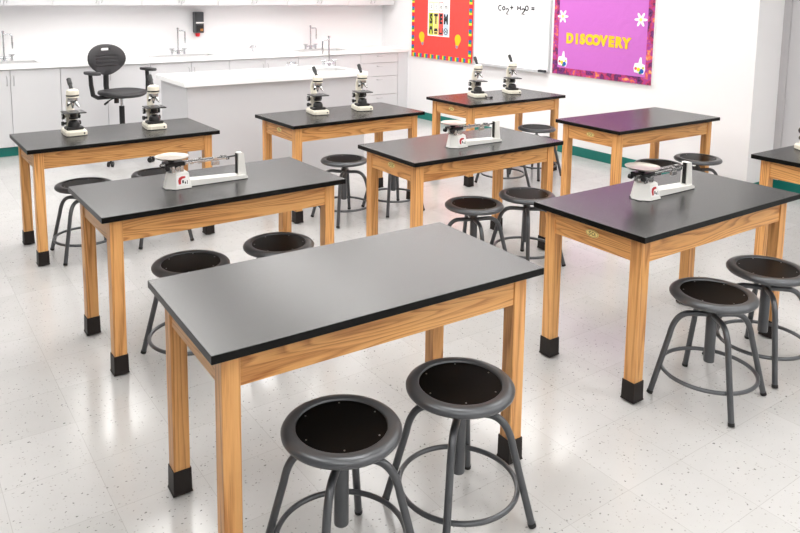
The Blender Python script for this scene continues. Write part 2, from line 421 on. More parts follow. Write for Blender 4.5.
# ------------------------------------------------------------------ stools
def make_stool():
    t = thing('lab_stool', '', 'stool', group='grey round lab stools')
    R, Z = .180, .475
    prof = [(.136, Z-.012), (.137, Z-.002), (.140, Z), (.158, Z), (.168, Z-.002), (.1755, Z-.007), (R, Z-.014), (R-.001, Z-.022), (R-.006, Z-.028), (R-.012, Z-.030), (R-.016, Z-.026), (.05, Z-.022), (.05, Z-.014), (.136, Z-.013)]
    s = MB(); s.lathe(prof, M['steel'], seg=64); s.lathe([(0, Z-.034), (.045, Z-.034), (.05, Z-.0215)], M['steel'], seg=32)
    s.build('seat', t, ang=60)
    ins = MB().lathe([(0, Z-.0125), (.1355, Z-.0125), (.1355, Z-.006), (.1345, Z-.005), (0, Z-.005)], M['hard'], seg=64).build('seat_panel', t)
    for k in range(6):
        w = k*pi/3+.3
        MB().lathe([(.0028, Z-.0055), (.0026, Z-.0035), (0, Z-.003)], M['screw'], (.122*cos(w), .122*sin(w), 0), 10).build('screw', ins)
    MB().cyl((0, 0, .30), (0, 0, Z-.033), .0125, M['steel']).build('spindle', t)
    MB().lathe([(0, .155), (.0215, .155), (.0225, .158), (.0225, .395), (.0205, .399), (.0125, .399)], M['steel'], seg=28).build('column', t)
    for k in range(4):
        w = k*pi/2; c, s_ = cos(w), sin(w)
        pr = [Vector((.02, 0, .372))] + [Vector((.075, 0, .374))] + bez((.095, 0, .374), (.160, 0, .374), (.179, 0, .270), 10) + [Vector((.2475, 0, .012))]
        lg = MB().tube([(p.x*c, p.x*s_, p.z) for p in pr], .0125, M['steel'], 14).build('leg', t, ang=60)
        d = Vector((.0685, 0, -.258)).normalized(); a = Vector((.2475, 0, .012)); e = a+d*.0125
        cp = MB(); cp.tube([((a.x-d.x*.004)*c, (a.x-d.x*.004)*s_, a.z-d.z*.004), (e.x*c, e.x*s_, .003)], .0135, M['rubber'], 14); cp.build('foot_cap', lg)
    rr = .197
    MB().tube([(rr*cos(2*pi*k/72), rr*sin(2*pi*k/72), .115) for k in range(72)], .0088, M['steel'], 10, closed=True).build('foot_ring', t)
    return t
STOOLS = [
    (1.062, 1.746, 45.3, 'round grey stool lowest in the photo, its legs cut off by the bottom edge'),
    (1.512, 1.736, 41.1, 'grey stool under the right end of the bare foreground table, beside its corner leg'),
    (1.158, 3.272, 48.6, 'grey stool seat peeping over the left back corner of the foreground table'),
    (1.626, 3.295, 20.7, 'grey stool seat just visible over the middle of the foreground table back edge'),
    (2.914, 1.699, 54.1, 'whole grey stool with all four feet showing, at the front of the right balance table'),
    (3.401, 1.723, 42.4, 'grey stool at the right photo edge, partly behind the stool with four visible feet'),
    (2.943, 3.291, 65.9, 'left one of two dark stools standing between the foreground table and the middle balance table'),
    (3.376, 3.272, 48.7, 'dark stool half hidden by the corner of the right balance table'),
    (2.902, 4.748, 48.5, 'grey stool before the island, seen between the left and middle balance tables'),
    (3.370, 4.750, 45.0, 'stool whose legs only show between the end legs of the middle balance table'),
    (5.180, 4.925, 51.1, 'stool with a pale shiny seat at the far microscope table under the whiteboard'),
    (4.642, 4.816, 33.8, 'stool seen only as foot ring and feet beneath the middle balance table'),
    (5.300, 3.300, 60.0, 'stool with shiny seat right of the balance post, under the empty purple-tinted table'),
    (4.850, 3.339, 30.0, 'stool seat seen right behind the steel pan of the right balance'),
    (1.074, 5.038, 46.9, 'grey stool left of the left balance table corner, under the left microscope table'),
    (1.573, 5.065, 42.0, 'grey stool behind the pan of the left balance, by the office chair casters')]
st0 = None
for x, y, a, lab in STOOLS:
    if st0 is None:
        st0 = make_stool(); st0.location = (x, y, 0); st0.rotation_euler = (0, 0, radians(a)); st0['label'] = lab
    else: dup(st0, (x, y, 0), radians(a), lab)

# ------------------------------------------------------------------ triple beam balances
def make_balance():
    t = thing('triple_beam_balance', '', 'balance', group='white triple beam balances on tables')
    b = MB(); m = M['balwhite']
    def octo(x0, x1, yh, ch, z): return [(x0, -yh+ch, z), (x0+ch, -yh, z), (x1-.004, -yh, z), (x1, -yh+.004, z), (x1, yh-.004, z), (x1-.004, yh, z), (x0+ch, yh, z), (x0, yh-ch, z)]
    b.hull(octo(.006, .128, .060, .04, .003), octo(.008, .127, .058, .04, .010), m); b.hull(octo(.008, .127, .058, .04, .010), octo(.022, .118, .044, .03, .078), m)
    b.hull(octo(.022, .118, .044, .03, .078), octo(.028, .112, .038, .026, .083), m)
    pts = [(.10, .003), (.44, .003), (.44, .014), (.425, .022), (.12, .034), (.10, .036)]
    b.hull([(x, -.034, z) for x, z in pts], [(x, .034, z) for x, z in pts], m)
    b.box(.004, .44, -.033, .033, 0, .003, M['black']); b.box(.03, .122, -.054, .054, 0, .003, M['black'])
    b.build('base', t)
    p = MB(); q = [(.392, .02), (.440, .008), (.425, .136), (.418, .140), (.397, .140), (.394, .137)]
    p.hull([(x, -.019, z) for x, z in q], [(x, .019, z) for x, z in q], m); p.build('post', t)
    MB().box(.386, .3915, -.012, .006, .030, .137, M['black']).build('pointer_scale', t)
    # pan, hanger and pivot
    pz = .155
    MB().lathe([(0, pz-.008), (.050, pz-.008), (.074, pz-.003), (.083, pz+.005), (.0825, pz+.0065), (.073, pz+.002), (.05, pz-.001), (0, pz-.001)], M['pan'], (.050, 0, 0), 48).build('pan', t, ang=60)
    h = MB(); bl = M['black']
    h.cyl((.045, 0, .128), (.045, 0, .148), .016, bl); h.box(.008, .105, -.036, .036, .112, .133, bl, .004)
    for y in (-.03, .03): h.box(.008, .022, y-.006, y+.006, .10, .132, bl, .002); h.cyl((.012, y, .108), (.012, y*1.5, .108), .012, bl, seg=14)
    h.cyl((-.012, -.02, .124), (.02, -.02, .124), .006, M['silver'], seg=12)
    h.build('hanger', t)
    k = MB()
    for x in (.045, .088):
        for y in (-.028, .028): k.box(x-.009, x+.009, y-.006, y+.006, .080, .122, M['silver'], .002)
    k.cyl((.066, -.036, .100), (.066, .036, .100), .012, M['silver'], seg=16)
    k.build('pivot_block', t)
    bm_ = MB()
    for y in (-.024, 0, .024): bm_.box(.10, .335, y-.0025, y+.0025, .117, .126 if y else .130, M['silver'], .0008)
    for x in (.105, .325): bm_.box(x, x+.008, -.028, .028, .113, .128, bl, .002)
    bm_.cyl((.33, 0, .121), (.387, 0, .124), .0045, bl, seg=10); bm_.box(.305, .334, -.012, .012, .124, .134, bl, .003)
    bm_.cyl((.345, 0, .109), (.345, 0, .123), .007, bl, seg=12)
    bm_.build('beam', t)
    for (x, y, w, zt_) in ((.265, -.024, .020, .092), (.20, .024, .010, .102), (.15, 0, .008, .107)):
        MB().box(x-w, x+w, y-.008, y+.008, zt_, .116, M['silver'], .002).box(x-w*.5, x+w*.5, y-.005, y+.005, .116, .133, M['silver'], .001).build('rider', t)
    # printed emblem on the sloping front of the base
    def fn(u, v, w):
        s = (v-.010)/(.068); y = -(.058-.014*s)
        return (u, y-w-.0004, v)
    e = MB()
    e.prism([(.050, .018), (.114, .018), (.111, .068), (.055, .068)], M['paper'], fn, .0006)
    arc = [(.062, .026), (.060, .044), (.066, .058), (.080, .064), (.098, .063), (.098, .054), (.084, .053), (.075, .046), (.073, .026)]
    e.prism(arc, M['red'], lambda u, v, w: fn(u, v, w+.0006), .0006)
    for u, v, a, c in ((.084, .030, .008, .014), (.096, .026, .006, .010), (.106, .024, .003, .018)):
        e.prism([(u-a/2, v), (u+a/2, v), (u+a/2, v+c), (u-a/2, v+c)], M['ink'], lambda p_, q_, w: fn(p_, q_, w+.0006), .0006)
    e.build('emblem', t)
    return t
bal0 = make_balance()
bal0.location = (1.130, 3.570, .762); bal0.rotation_euler = (0, 0, .0)
bal0['label'] = 'white triple beam balance with cream pan, on the left table before the office chair'
dup(bal0, (2.960, 3.585, .762), -.02, 'white triple beam balance with pinkish pan, on the table in the middle of the room')
dup(bal0, (2.962, 2.163, .762), -.01, 'white balance with grey steel pan, nearest the stool showing all four feet')

# ------------------------------------------------------------------ microscopes
def make_microscope():
    t = thing('microscope', '', 'microscope', group='cream microscopes on tables')
    c = M['cream']; bl = M['black']
    b = MB()
    def out(s, z, dy=0): return [(x*s, y*s+dy, z) for x, y in ((-.050, -.1), (.050, -.1), (.068, -.086), (.070, -.02), (.060, .092), (.044, .108), (-.044, .108), (-.060, .092), (-.070, -.02), (-.068, -.086))]
    b.hull(out(.97, 0), out(.97, .005), bl); b.hull(out(1, .005), out(1, .026), c); b.hull(out(1, .026), out(.93, .036), c)
    b.build('base', t)
    MB().lathe([(.006, -.0015), (.006, .0015), (0, .003)], M['ink'], (.045, -.0985, .018), 12, Matrix.Rotation(pi/2, 4, 'X')).build('switch', t)
    a = MB()
    path = [(.056, .030), (.057, .07), (.058, .115), (.066, .15), (.080, .18), (.078, .212), (.060, .240), (.030, .258), (.004, .264)]
    ws = [(.034, .032), (.030, .028), (.029, .028), (.024, .024), (.021, .020), (.021, .020), (.023, .020), (.026, .018), (.028, .016)]
    a.sweep(path, ws, c); a.build('arm', t, ang=50)
    h = MB(); h.lathe([(.032, .250), (.041, .254), (.041, .290), (.037, .302), (.022, .310), (0, .312)], c, (0, -.010, 0), 36); h.build('head', t)
    MB().lathe([(.0395, .262), (.0418, .263), (.0418, .272), (.0395, .273)], bl, (0, -.010, 0), 36).build('head_ring', t)
    e = MB(); p0 = Vector((0, .004, .298)); d = Vector((0, .70, .71)).normalized()
    e.cyl(p0, p0+d*.080, .0125, bl); e.cyl(p0+d*.054, p0+d*.100, .0155, bl); e.build('eyepiece', t)
    n = MB(); tilt = Matrix.Rotation(radians(14), 4, 'X')
    n.lathe([(.014, .216), (.029, .224), (.034, .234), (.034, .251)], M['silver'], (0, -.010, 0), 28); ns = n.build('nosepiece', t)
    for (az, tl, ln) in ((90, 4, .052), (-50, 40, .052), (200, 40, .042)):
        dx = sin(radians(tl))*cos(radians(az)); dy = sin(radians(tl))*sin(radians(az)); dz = -cos(radians(tl))
        q = Vector((dx*.022, -.010+dy*.022, .230)); v = Vector((dx, dy, dz))
        MB().cyl(q, q+v*ln*.6, .011, M['silver'], seg=16).cyl(q+v*ln*.6, q+v*ln, .0095, bl if ln < .045 else M['silver'], .0055, seg=16).build('objective', ns)
    s = MB(); s.box(-.068, .068, -.088, .046, .150, .158, bl, .002); s.box(-.022, .022, .0, .046, .140, .150, bl, .002); st = s.build('stage', t)
    for sx in (-1, 1):
        MB().box(sx*.034-.005, sx*.034+.005, -.06, .02, .158, .1605, M['silver']).build('clip', st)
    MB().cyl((0, -.012, .118), (0, -.012, .150), .022, bl).cyl((0, -.012, .108), (0, -.012, .118), .029, bl).build('condenser', t)
    l = MB(); l.lathe([(.038, .036), (.040, .05), (.038, .078), (.029, .094), (.024, .097), (.021, .090), (0, .090)], bl, (0, -.016, 0), 28); l.box(-.056, .056, -.056, .026, .036, .056, bl, .006); l.build('lamp_housing', t)
    for zz, y, r, xl in ((.118, .060, .0215, .058), (.068, .058, .015, .062)):
        for sx in (-1, 1):
            kb = MB().cyl((sx*.026, y, zz), (sx*(xl-.014), y, zz), r*.6, c if zz > .1 else bl, seg=18).cyl((sx*(xl-.014), y, zz), (sx*xl, y, zz), r, bl, seg=24)
            if zz > .1: kb.cyl((sx*xl, y, zz), (sx*(xl+.003), y, zz), r*.62, M['silver'], seg=18)
            kb.build('coarse_knob' if zz > .1 else 'fine_knob', t)
    return t
ms0 = make_microscope(); z = .762
MIC = [
    (1.076, 5.285, .03, 'cream microscope at the left, alone in front of pale cabinet doors'),
    (1.606, 5.235, -.03, 'cream microscope beside the office chair armrest, nearer the island end'),
    (2.912, 5.182, -.10, 'left one of two microscopes on the table in front of the grey island'),
    (3.333, 5.172, -.20, 'right one of two microscopes before the island, nearer the drawers'),
    (4.704, 5.262, -.30, 'cream microscope below the red board edge, with a black cord end at its base'),
    (5.172, 5.278, -.34, 'cream microscope standing in front of the blank whiteboard, right of its twin')]
MIC.append((4.945, 2.268, radians(55), 'cream microscope base corner showing at the right photo edge, on the cut-off table'))
mics = []
for i, (x, y, a, lab) in enumerate(MIC):
    if i == 0: ms0.location = (x, y, z); ms0.rotation_euler = (0, 0, a); ms0['label'] = lab; mics.append(ms0)
    else: mics.append(dup(ms0, (x, y, z), a, lab))
cd = MB(); cd.tube([(.04, -.098, .012), (.055, -.120, .010), (.075, -.135, .008)], .004, M['black'], 8); cd.box(.07, .098, -.147, -.127, .001, .018, M['black'], .004)
cd.build('cord', mics[4])

# ------------------------------------------------------------------ office chair
ch = thing('office_chair', 'black drafting chair on casters between the cabinets and a microscope table', 'chair', (2.04, 7.70, 0), radians(17))
bp_ = M['blackpl']
b = MB(); b.lathe([(0, .10), (.045, .10), (.04, .15), (.034, .16)], M['black'], seg=24)
bs = None
legs = []
b.build('hub', ch)
for k in range(5):
    w = radians(-90+36-17+72*k); c, s_ = cos(w), sin(w)
    lg = MB().tube([(.03*c, .03*s_, .125), (.2*c, .2*s_, .105), (.33*c, .33*s_, .082)], [.026, .020, .015], M['black'], 10).build('leg', ch)
    ca = MB()
    for off in (-1, 1):
        o_ = Vector((-s_, c, 0))*.012*off; cc = Vector((.34*c, .34*s_, .027))
        ca.cyl(cc+o_, cc+o_+Vector((-s_, c, 0))*.016*off, .027, M['black'], seg=20)
    ca.cyl((.33*c, .33*s_, .03), (.33*c, .33*s_, .08), .008, M['black'], seg=10); ca.build('caster', lg)
col = MB(); col.cyl((0, 0, .12), (0, 0, .56), .027, M['black']); col.cyl((0, 0, .56), (0, 0, .66), .015, M['chrome']); col.build('gas_lift', ch)
fr = MB(); ring = [(.2*cos(2*pi*k/48), .2*sin(2*pi*k/48), .30) for k in range(48)]
mech = MB(); mech.box(-.07, .07, -.10, .10, .645, .675, M['black'], .008); mech.box(-.03, .03, .08, .26, .650, .668, M['black'], .005)
mech.tube([(-.05, 0, .655), (-.13, -.02, .64), (-.185, -.03, .615)], .007, M['black'], 8); mech.cyl((-.17, -.03, .622), (-.21, -.035, .60), .011, M['black'])
mech.cyl((-.075, -.03, .60), (-.075, -.03, .65), .024, M['black']); mech.build('mechanism', ch)
# seat: superellipse pad with raised rim and dished middle
def pad(bm_, n1, fn, rows, mat, seg=40):
    rings = []
    for (s, h) in rows: rings.append([bm_.bm.verts.new(fn(s, 2*pi*k/seg, h)) for k in range(seg)])
    fs = [bm_.bm.faces.new(rings[0]), bm_.bm.faces.new(rings[-1])]
    for a, b2 in zip(rings, rings[1:]):
        for k in range(seg): fs.append(bm_.bm.faces.new((a[k], a[(k+1) % seg], b2[(k+1) % seg], b2[k])))
    bm_._fin(fs, mat, True)
def sell(w, a, b2, e=2.6):
    c, s_ = cos(w), sin(w); return a*math.copysign(abs(c)**(2/e), c), b2*math.copysign(abs(s_)**(2/e), s_)
se = MB()
def fs_(s, w, h):
    x, y = sell(w, .225*s, .215*s); drop = -.02*max(0, (-y-.1)/.11)**2 if y < -.1 else 0
    return (x, y-.02, .700+h+drop)
pad(se, 0, fs_, [(.55, -.024), (.92, -.022), (1, -.006), (1, .010), (.97, .020), (.90, .023), (.80, .018), (.5, .008), (.2, .006)], bp_); se.build('seat', ch, ang=60)
bk = MB()
def fb_(s, w, h):
    x, zz = sell(w, .215*s, .160*s, 2.2)
    if zz < 0: x *= 1-.34*(-zz/.16)**1.6
    lean = .10*zz; curve = -.55*x*x
    return (x, .245+h+lean+curve*1.0+.02, 1.018+zz)
pad(bk, 0, fb_, [(.5, .022), (.93, .018), (1, .006), (1, -.006), (.95, -.016), (.6, -.012), (.3, -.014)], bp_)
bko = bk.build('backrest', ch, ang=60)
cut = MB().box(-.052, .052, .15, .40, 1.112, 1.140, bp_, .012, seg=3).build('cutter', ch)   # grip slot through the backrest
md = bko.modifiers.new('slot', 'BOOLEAN'); md.operation = 'DIFFERENCE'; md.object = cut; md.solver = 'EXACT'
dg = bpy.context.evaluated_depsgraph_get(); dg.update()
nm = bpy.data.meshes.new_from_object(bko.evaluated_get(dg)); bko.modifiers.clear(); bko.data = nm; bpy.data.objects.remove(cut)
for i in range(4): MB().tube([(x*.01, .250-.55*(x*.01)**2+.1*(.047-.035*i)-.001, 1.065-.035*i) for x in range(-12, 13, 2)], .004, bp_, 6).build('rib', bko)
MB().tube([(0, .22, .660), (0, .262, .675), (0, .278, .74), (0, .272, .86), (0, .275, .98)], [.022, .027, .028, .028, .022], M['black'], 10).build('back_post', ch)
for sx in (-1, 1):
    ar = MB(); ar.tube([(sx*.07, 0, .662), (sx*.26, 0, .668), (sx*.310, 0, .70), (sx*.320, .01, .80), (sx*.320, .02, .91)], [.018, .021, .023, .022, .020], M['black'], 10)
    am = ar.build('armrest', ch)
    pd = MB(); pad(pd, 0, lambda s, w, h, sx=sx: (sx*.315+sell(w, .050*s, .125*s)[0], -.01+sell(w, .050*s, .125*s)[1], .918+h), [(.6, -.016), (.95, -.013), (1, 0), (.95, .012), (.6, .016)], bp_, 28); pd.build('arm_pad', am)

# ------------------------------------------------------------------ back counter run
ZT, ZB = .955, .915
def pull(parent, x, y, z0, z1):
    MB().tube([(x, y, z0), (x, y-.022, z0+.012), (x, y-.026, (z0+z1)/2), (x, y-.022, z1-.012), (x, y, z1)], .0045, M['handle'], 8).build('handle', parent)
def hpull(parent, x0, x1, y, z):
    MB().tube([(x0, y, z), (x0+.012, y-.022, z), ((x0+x1)/2, y-.026, z), (x1-.012, y-.022, z), (x1, y, z)], .0045, M['handle'], 8).build('handle', parent)
def carcass(x0, x1, parent):
    c = MB(); m = M['cabdark']; y0, y1 = YC+.02, YB-.002
    c.box(x0+.001, x0+.019, y0, y1, .1, ZB, m); c.box(x1-.019, x1-.001, y0, y1, .1, ZB, m); c.box(x0+.019, x1-.019, y0, y1, .1, .118, m)
    c.box(x0+.019, x1-.019, y1-.01, y1, .118, ZB, m); c.box(x0+.019, x1-.019, y0, y0+.018, ZB-.05, ZB, m)
    c.box(x0+.001, x1-.001, YC+.05, YC+.068, 0, .1, m); c.box(x0+.001, x1-.001, y1-.1, y1, 0, .1, m)
    c.build('body', parent)
BASES = [(-1.27, -.31, ''), (-.31, .645, 'pale base cabinet cut off by the left photo edge'), (.645, 1.605, 'pale two-door base cabinet behind the left microscope, with twin pulls'),
         (1.605, 2.565, 'pale two-door base cabinet right behind the office chair'), (2.565, 3.52, 'pale base cabinet under the dark soap dispenser'),
         (3.52, 4.46, 'pale base cabinet under the single gas tap, behind the island'), (4.46, 5.41, 'pale sink base cabinet next to the drawer unit')]
for x0, x1, lab in BASES:
    if not lab: continue
    t = thing('base_cabinet', lab, 'cabinet', group='pale base cabinets along the back wall')
    carcass(x0, x1, t); mid = (x0+x1)/2
    for a, b2, hx in ((x0+.0025, mid-.0025, mid-.032), (mid+.0025, x1-.0025, mid+.032)):
        d = MB().box(a, b2, YC, YC+.019, .105, ZB-.008, M['cab'], .001).build('door', t)
        pull(d, hx, YC, .745, .845)
t = thing('drawer_cabinet', 'pale four-drawer cabinet at the right end of the back counter', 'cabinet')
carcass(5.41, 6.03, t)
for z0, z1 in ((.777, ZB-.008), (.590, .771), (.333, .584), (.105, .327)):
    d = MB().box(5.4125, 6.0275, YC, YC+.019, z0, z1, M['cab'], .001).build('drawer', t)
    hpull(d, 5.67, 5.77, YC, z1-.04)
tag(MB().box(6.032, XR-.003, YC, YC+.02, .0, ZB, M['cab']).build('filler_panel'), 'narrow pale filler panel between the drawer cabinet and the red board wall', 'panel')

# sinks: (x0,x1,y0,y1) openings
def counter_with_holes(name, x0, x1, y0, y1, holes):
    """slab with rectangular cut-outs (holes share the same y range ordering along x)"""
    m = MB(); hs = sorted(holes); xs = x0
    ZT_, ZB_ = ZT, ZB
    for a, b2, c, d in hs:
        m.box(xs, a, y0, y1, ZB_, ZT_, M['counter']); m.box(a, b2, y0, c, ZB_, ZT_, M['counter']); m.box(a, b2, d, y1, ZB_, ZT_, M['counter']); xs = b2
    m.box(xs, x1, y0, y1, ZB_, ZT_, M['counter'])
    bmesh.ops.remove_doubles(m.bm, verts=m.bm.verts[:], dist=1e-5)
    # drop the inner faces where slabs abut
    cents = {}
    for f in m.bm.faces: cents.setdefault(tuple(round(q, 4) for q in f.calc_center_median()), []).append(f)
    return m.build(name)
BS = [(.70, 1.44, 8.56, 8.86), (2.68, 3.42, 8.56, 8.86), (4.58, 5.28, 8.56, 8.86)]
tag(counter_with_holes('countertop', -1.27, XR-.003, YC-.03, YB-.002, BS), 'long white countertop over the pale cabinets along the back wall', 'countertop')
def sink(h, lab):
    a, b2, c, d = h; t = thing('sink', lab, 'sink', ((a+b2)/2, (c+d)/2, ZT), group='counter sinks'); w, e = (b2-a)/2-.003, (d-c)/2-.003
    m = MB(); s = M['sinkgrey']
    m.box(-w-.02, w+.02, -e-.02, -e+.012, .0005, .006, s, .002); m.box(-w-.02, w+.02, e-.012, e+.02, .0005, .006, s, .002)
    m.box(-w-.02, -w+.012, -e+.012, e-.012, .0005, .006, s); m.box(w-.012, w+.02, -e+.012, e-.012, .0005, .006, s)
    m.build('rim', t)
    k = MB(); k.box(-w, w, -e, -e+.004, -.16, .001, s); k.box(-w, w, e-.004, e, -.16, .001, s); k.box(-w, -w+.004, -e, e, -.16, .001, s); k.box(w-.004, w, -e, e, -.16, .001, s); k.box(-w, w, -e, e, -.164, -.16, s)
    k.build('basin', t); MB().lathe([(.03, -.16), (.03, -.157), (0, -.158)], M['black'], seg=20).build('drain', t)
sink(BS[0], 'steel counter sink at the left photo edge'); sink(BS[1], 'steel counter sink below the soap dispenser'); sink(BS[2], 'steel counter sink near the drawer cabinet')

def make_faucet():
    t = thing('gooseneck_faucet', '', 'faucet', group='chrome lab faucets'); c = M['chrome']
    MB().lathe([(.028, 0), (.028, .006), (.018, .012), (.016, .05), (.011, .056)], c, seg=20).build('base', t)
    k = MB(); k.cyl((-.085, 0, .038), (.085, 0, .038), .012, c, seg=14)
    k.build('mixer_bar', t)
    for sx in (-1, 1): MB().cyl((sx*.075, 0, .0), (sx*.075, 0, .065), .014, c, seg=14).box(sx*.075-.03, sx*.075+.03, -.007, .007, .06, .072, c, .002).build('lever', t)
    MB().tube([(0, 0, .05), (0, 0, .305)], .009, c, 12).lathe([(.009, .305), (.014, .31), (.014, .325), (0, .33)], c, seg=14).tube([(0, 0, .29)] + [(x, 0, .29) for x in (.03, .055)] + bez((.065, 0, .29), (.085, 0, .29), (.085, 0, .265), 5) + [(.085, 0, .20)], .008, c, 12).build('spout', t)
    MB().cyl((.085, 0, .135), (.085, 0, .202), .007, c, .011, seg=12).build('nozzle', t)
    return t
f0 = make_faucet(); f0.location = (1.15, 8.96, ZT); f0.rotation_euler = (0, 0, radians(-15)); f0['label'] = 'chrome faucet at the far left edge of the back counter'
dup(f0, (3.075, 8.96, ZT), radians(-15), 'chrome faucet left of the dark soap dispenser')
dup(f0, (4.93, 8.96, ZT), radians(-5), 'chrome faucet at the sink nearest the drawer cabinet, against the back wall')
dup(f0, (3.93, 6.74, ZT), radians(188), 'chrome faucet standing on the white island top')
def make_cock():
    t = thing('gas_tap', '', 'gas tap', group='twin gas taps'); c = M['chrome']
    MB().lathe([(.022, 0), (.022, .006), (.013, .012), (.013, .06), (.016, .065), (.016, .085), (0, .09)], c, seg=18).build('body', t)
    for sx in (-1, 1):
        n = MB().cyl((0, 0, .05), (sx*.065, -.02, .05), .008, c, .005, seg=12).build('nozzle', t)
        MB().box(sx*.035-.006, sx*.035+.006, -.03, .01, .058, .082, c, .002).build('valve', t)
    return t
g0 = make_cock(); g0.location = (4.05, 8.92, ZT); g0['label'] = 'small chrome gas tap on the back counter'
dup(g0, (3.44, 6.66, ZT), 0, 'small chrome gas tap on the island top')
sd = thing('soap_dispenser', 'dark grey wall soap dispenser with red tip above the counter', 'dispenser', (3.36, YB, 1.34))
MB().box(-.056, .056, -.11, -.001, -.13, .135, M['disp'], .012, seg=2).build('housing', sd)
MB().box(-.05, .05, -.116, -.108, -.01, .008, M['paper'], .002).build('window_strip', sd)
MB().box(-.045, .045, -.122, -.108, -.115, -.03, M['black'], .006).build('push_bar', sd)
MB().box(.0, .036, -.125, -.119, -.105, -.075, M['amber'], .002).build('lock', sd)
MB().lathe([(.018, -.175), (.026, -.165), (.030, -.131)], M['b_red'], (-.012, -.06, 0), 16).build('nozzle', sd)
# light switch plate free back wall; upper cabinets
UY = 8.72
UP = [(-.3, .66, 'white wall cabinet cut by the left photo edge'), (.66, 1.62, 'white wall cabinet above the far left faucet'), (1.62, 2.58, 'white wall cabinet above the office chair'), (2.58, 3.51, 'white wall cabinet above the faucet by the soap dispenser'),
      (3.51, 4.46, 'white wall cabinet above the back counter gas tap'), (4.46, 5.40, 'white wall cabinet above the faucet nearest the drawers'), (5.40, 6.17, 'white wall cabinet at the end of the row, by the red board')]
for x0, x1, lab in UP:
    t = thing('wall_cabinet', lab, 'cabinet', group='white wall cabinets in a row')
    MB().box(x0+.001, x1-.001, UY+.02, YB-.002, 1.562, 2.35, M['cab']).build('body', t); mid = (x0+x1)/2
    for a, b2, hx in ((x0+.0025, mid-.0025, mid-.03), (mid+.0025, x1-.0025, mid+.03)):
        d = MB().box(a, b2, UY, UY+.019, 1.562, 2.35, M['cab'], .001).build('door', t)
        pull(d, hx, UY, 1.59, 1.69)

# ------------------------------------------------------------------ island
IX0, IX1, IY0, IY1 = 2.155, 4.03, 6.14, 6.93
IH = (3.52, 3.94, 6.30, 6.62)
tag(counter_with_holes('worktop', IX0, IX1, IY0, IY1, [IH]), 'white countertop of the grey island', 'countertop')
isl = thing('island_cabinet', 'grey island cabinet under a white top in front of the back counter', 'cabinet')
k = MB(); a0, a1, c0, c1 = IX0+.04, IX1-.006, IY0+.05, IY1-.03
k.box(a0, a1, c0, c0+.02, 0, ZB, M['island']); k.box(a0, a0+.02, c0+.02, c1, 0, ZB, M['islside']); k.box(a1-.02, a1, c0+.02, c1, 0, ZB, M['islside']); k.box(a0+.02, a1-.02, c1-.02, c1, .1, ZB, M['cab']); k.box(a0+.02, a1-.02, c1-.08, c1-.06, 0, .1, M['cab'])
k.build('body', isl)
for i in range(4):
    w = (a1-a0-.04)/4; x0 = a0+.02+i*w
    MB().box(x0+.002, x0+w-.002, c1, c1+.019, .105, ZB-.01, M['cab'], .001).build('door', isl)
sink(IH, 'steel sink let into the white island top')

# ------------------------------------------------------------------ boards on the right wall
def wallframe(name, label, y0, zz, cat):
    return thing(name, label, cat, (XR, y0, zz), 0)
def rf(u, v, w): return (-w, -u, v)          # u runs to the right along the wall, v up, w out of it
BH = 1.22
def strips(parent, w, h, bw, pw, colours=None, mat=None):
    m = MB(); dep = .024
    def strip(u0, v0, u1, v1, vertical):
        L_ = (v1-v0) if vertical else (u1-u0); n = max(1, round(L_/pw)) if colours else 1
        for i in range(n):
            mt = M[colours[i % len(colours)]] if colours else mat
            if vertical: q = [(u0, v0+L_*i/n), (u1, v0+L_*i/n), (u1, v0+L_*(i+1)/n), (u0, v0+L_*(i+1)/n)]
            else: q = [(u0+L_*i/n, v0), (u0+L_*(i+1)/n, v0), (u0+L_*(i+1)/n, v1), (u0+L_*i/n, v1)]
            m.prism(q, mt, lambda u, v, w_: rf(u, v, dep+w_), .002)
    strip(0, 0, w, bw, False); strip(0, h-bw, w, h, False); strip(0, bw, bw, h-bw, True); strip(w-bw, bw, w, h-bw, True)
    return m.build('border', parent)
def panel(parent, name, w, h, mat, d0, d1, u0=0, v0=0):
    return MB().prism([(u0, v0), (u0+w, v0), (u0+w, v0+h), (u0, v0+h)], mat, lambda u, v, q: rf(u, v, d0+q), d1-d0).build(name, parent)

# red board
rw = 1.26
rb = wallframe('bulletin_board', 'red bulletin board with rainbow border, bulb cutouts and a letter poster', 8.30, .862, 'bulletin board')
panel(rb, 'backing', rw, BH, M['redpaper'], .0005, .024)
strips(rb, rw, BH, .055, .0265, ['b_red', 'b_yel', 'b_grn', 'b_blu', 'b_red'])
def bulb(u, v, rot):
    R2 = Matrix.Rotation(rot, 2); tr = lambda p: tuple(R2 @ Vector(p) + Vector((u, v)))
    o = [(.060*sin(a), .030+.060*cos(a)) for a in [radians(-125+250*k/16) for k in range(17)]] + [(.026, -.055), (-.026, -.055)]
    b = MB().prism([tr(p) for p in o[::-1]], M['yellow'], lambda x, y, w: rf(x, y, .024+w), .003).build('bulb_cutout', rb)
    s = [(-.024, -.055), (-.02, -.085), (0, -.098), (.02, -.085), (.024, -.055)]
    MB().prism([tr(p) for p in s], M['bulbgrey'], lambda x, y, w: rf(x, y, .024+w), .004).build('bulb_cap', b)
bulb(.235, .262, radians(12)); bulb(.99, .262, radians(-10))
pu, pv, pw_, ph = .36, .305, .46, .70
po = panel(rb, 'poster', pw_, ph, M['paper'], .024, .026, pu, pv)
cols = ['p_lime', 'p_gold', 'p_coral', 'p_sky']; cw = (pw_-.04)/4
blk = MB()
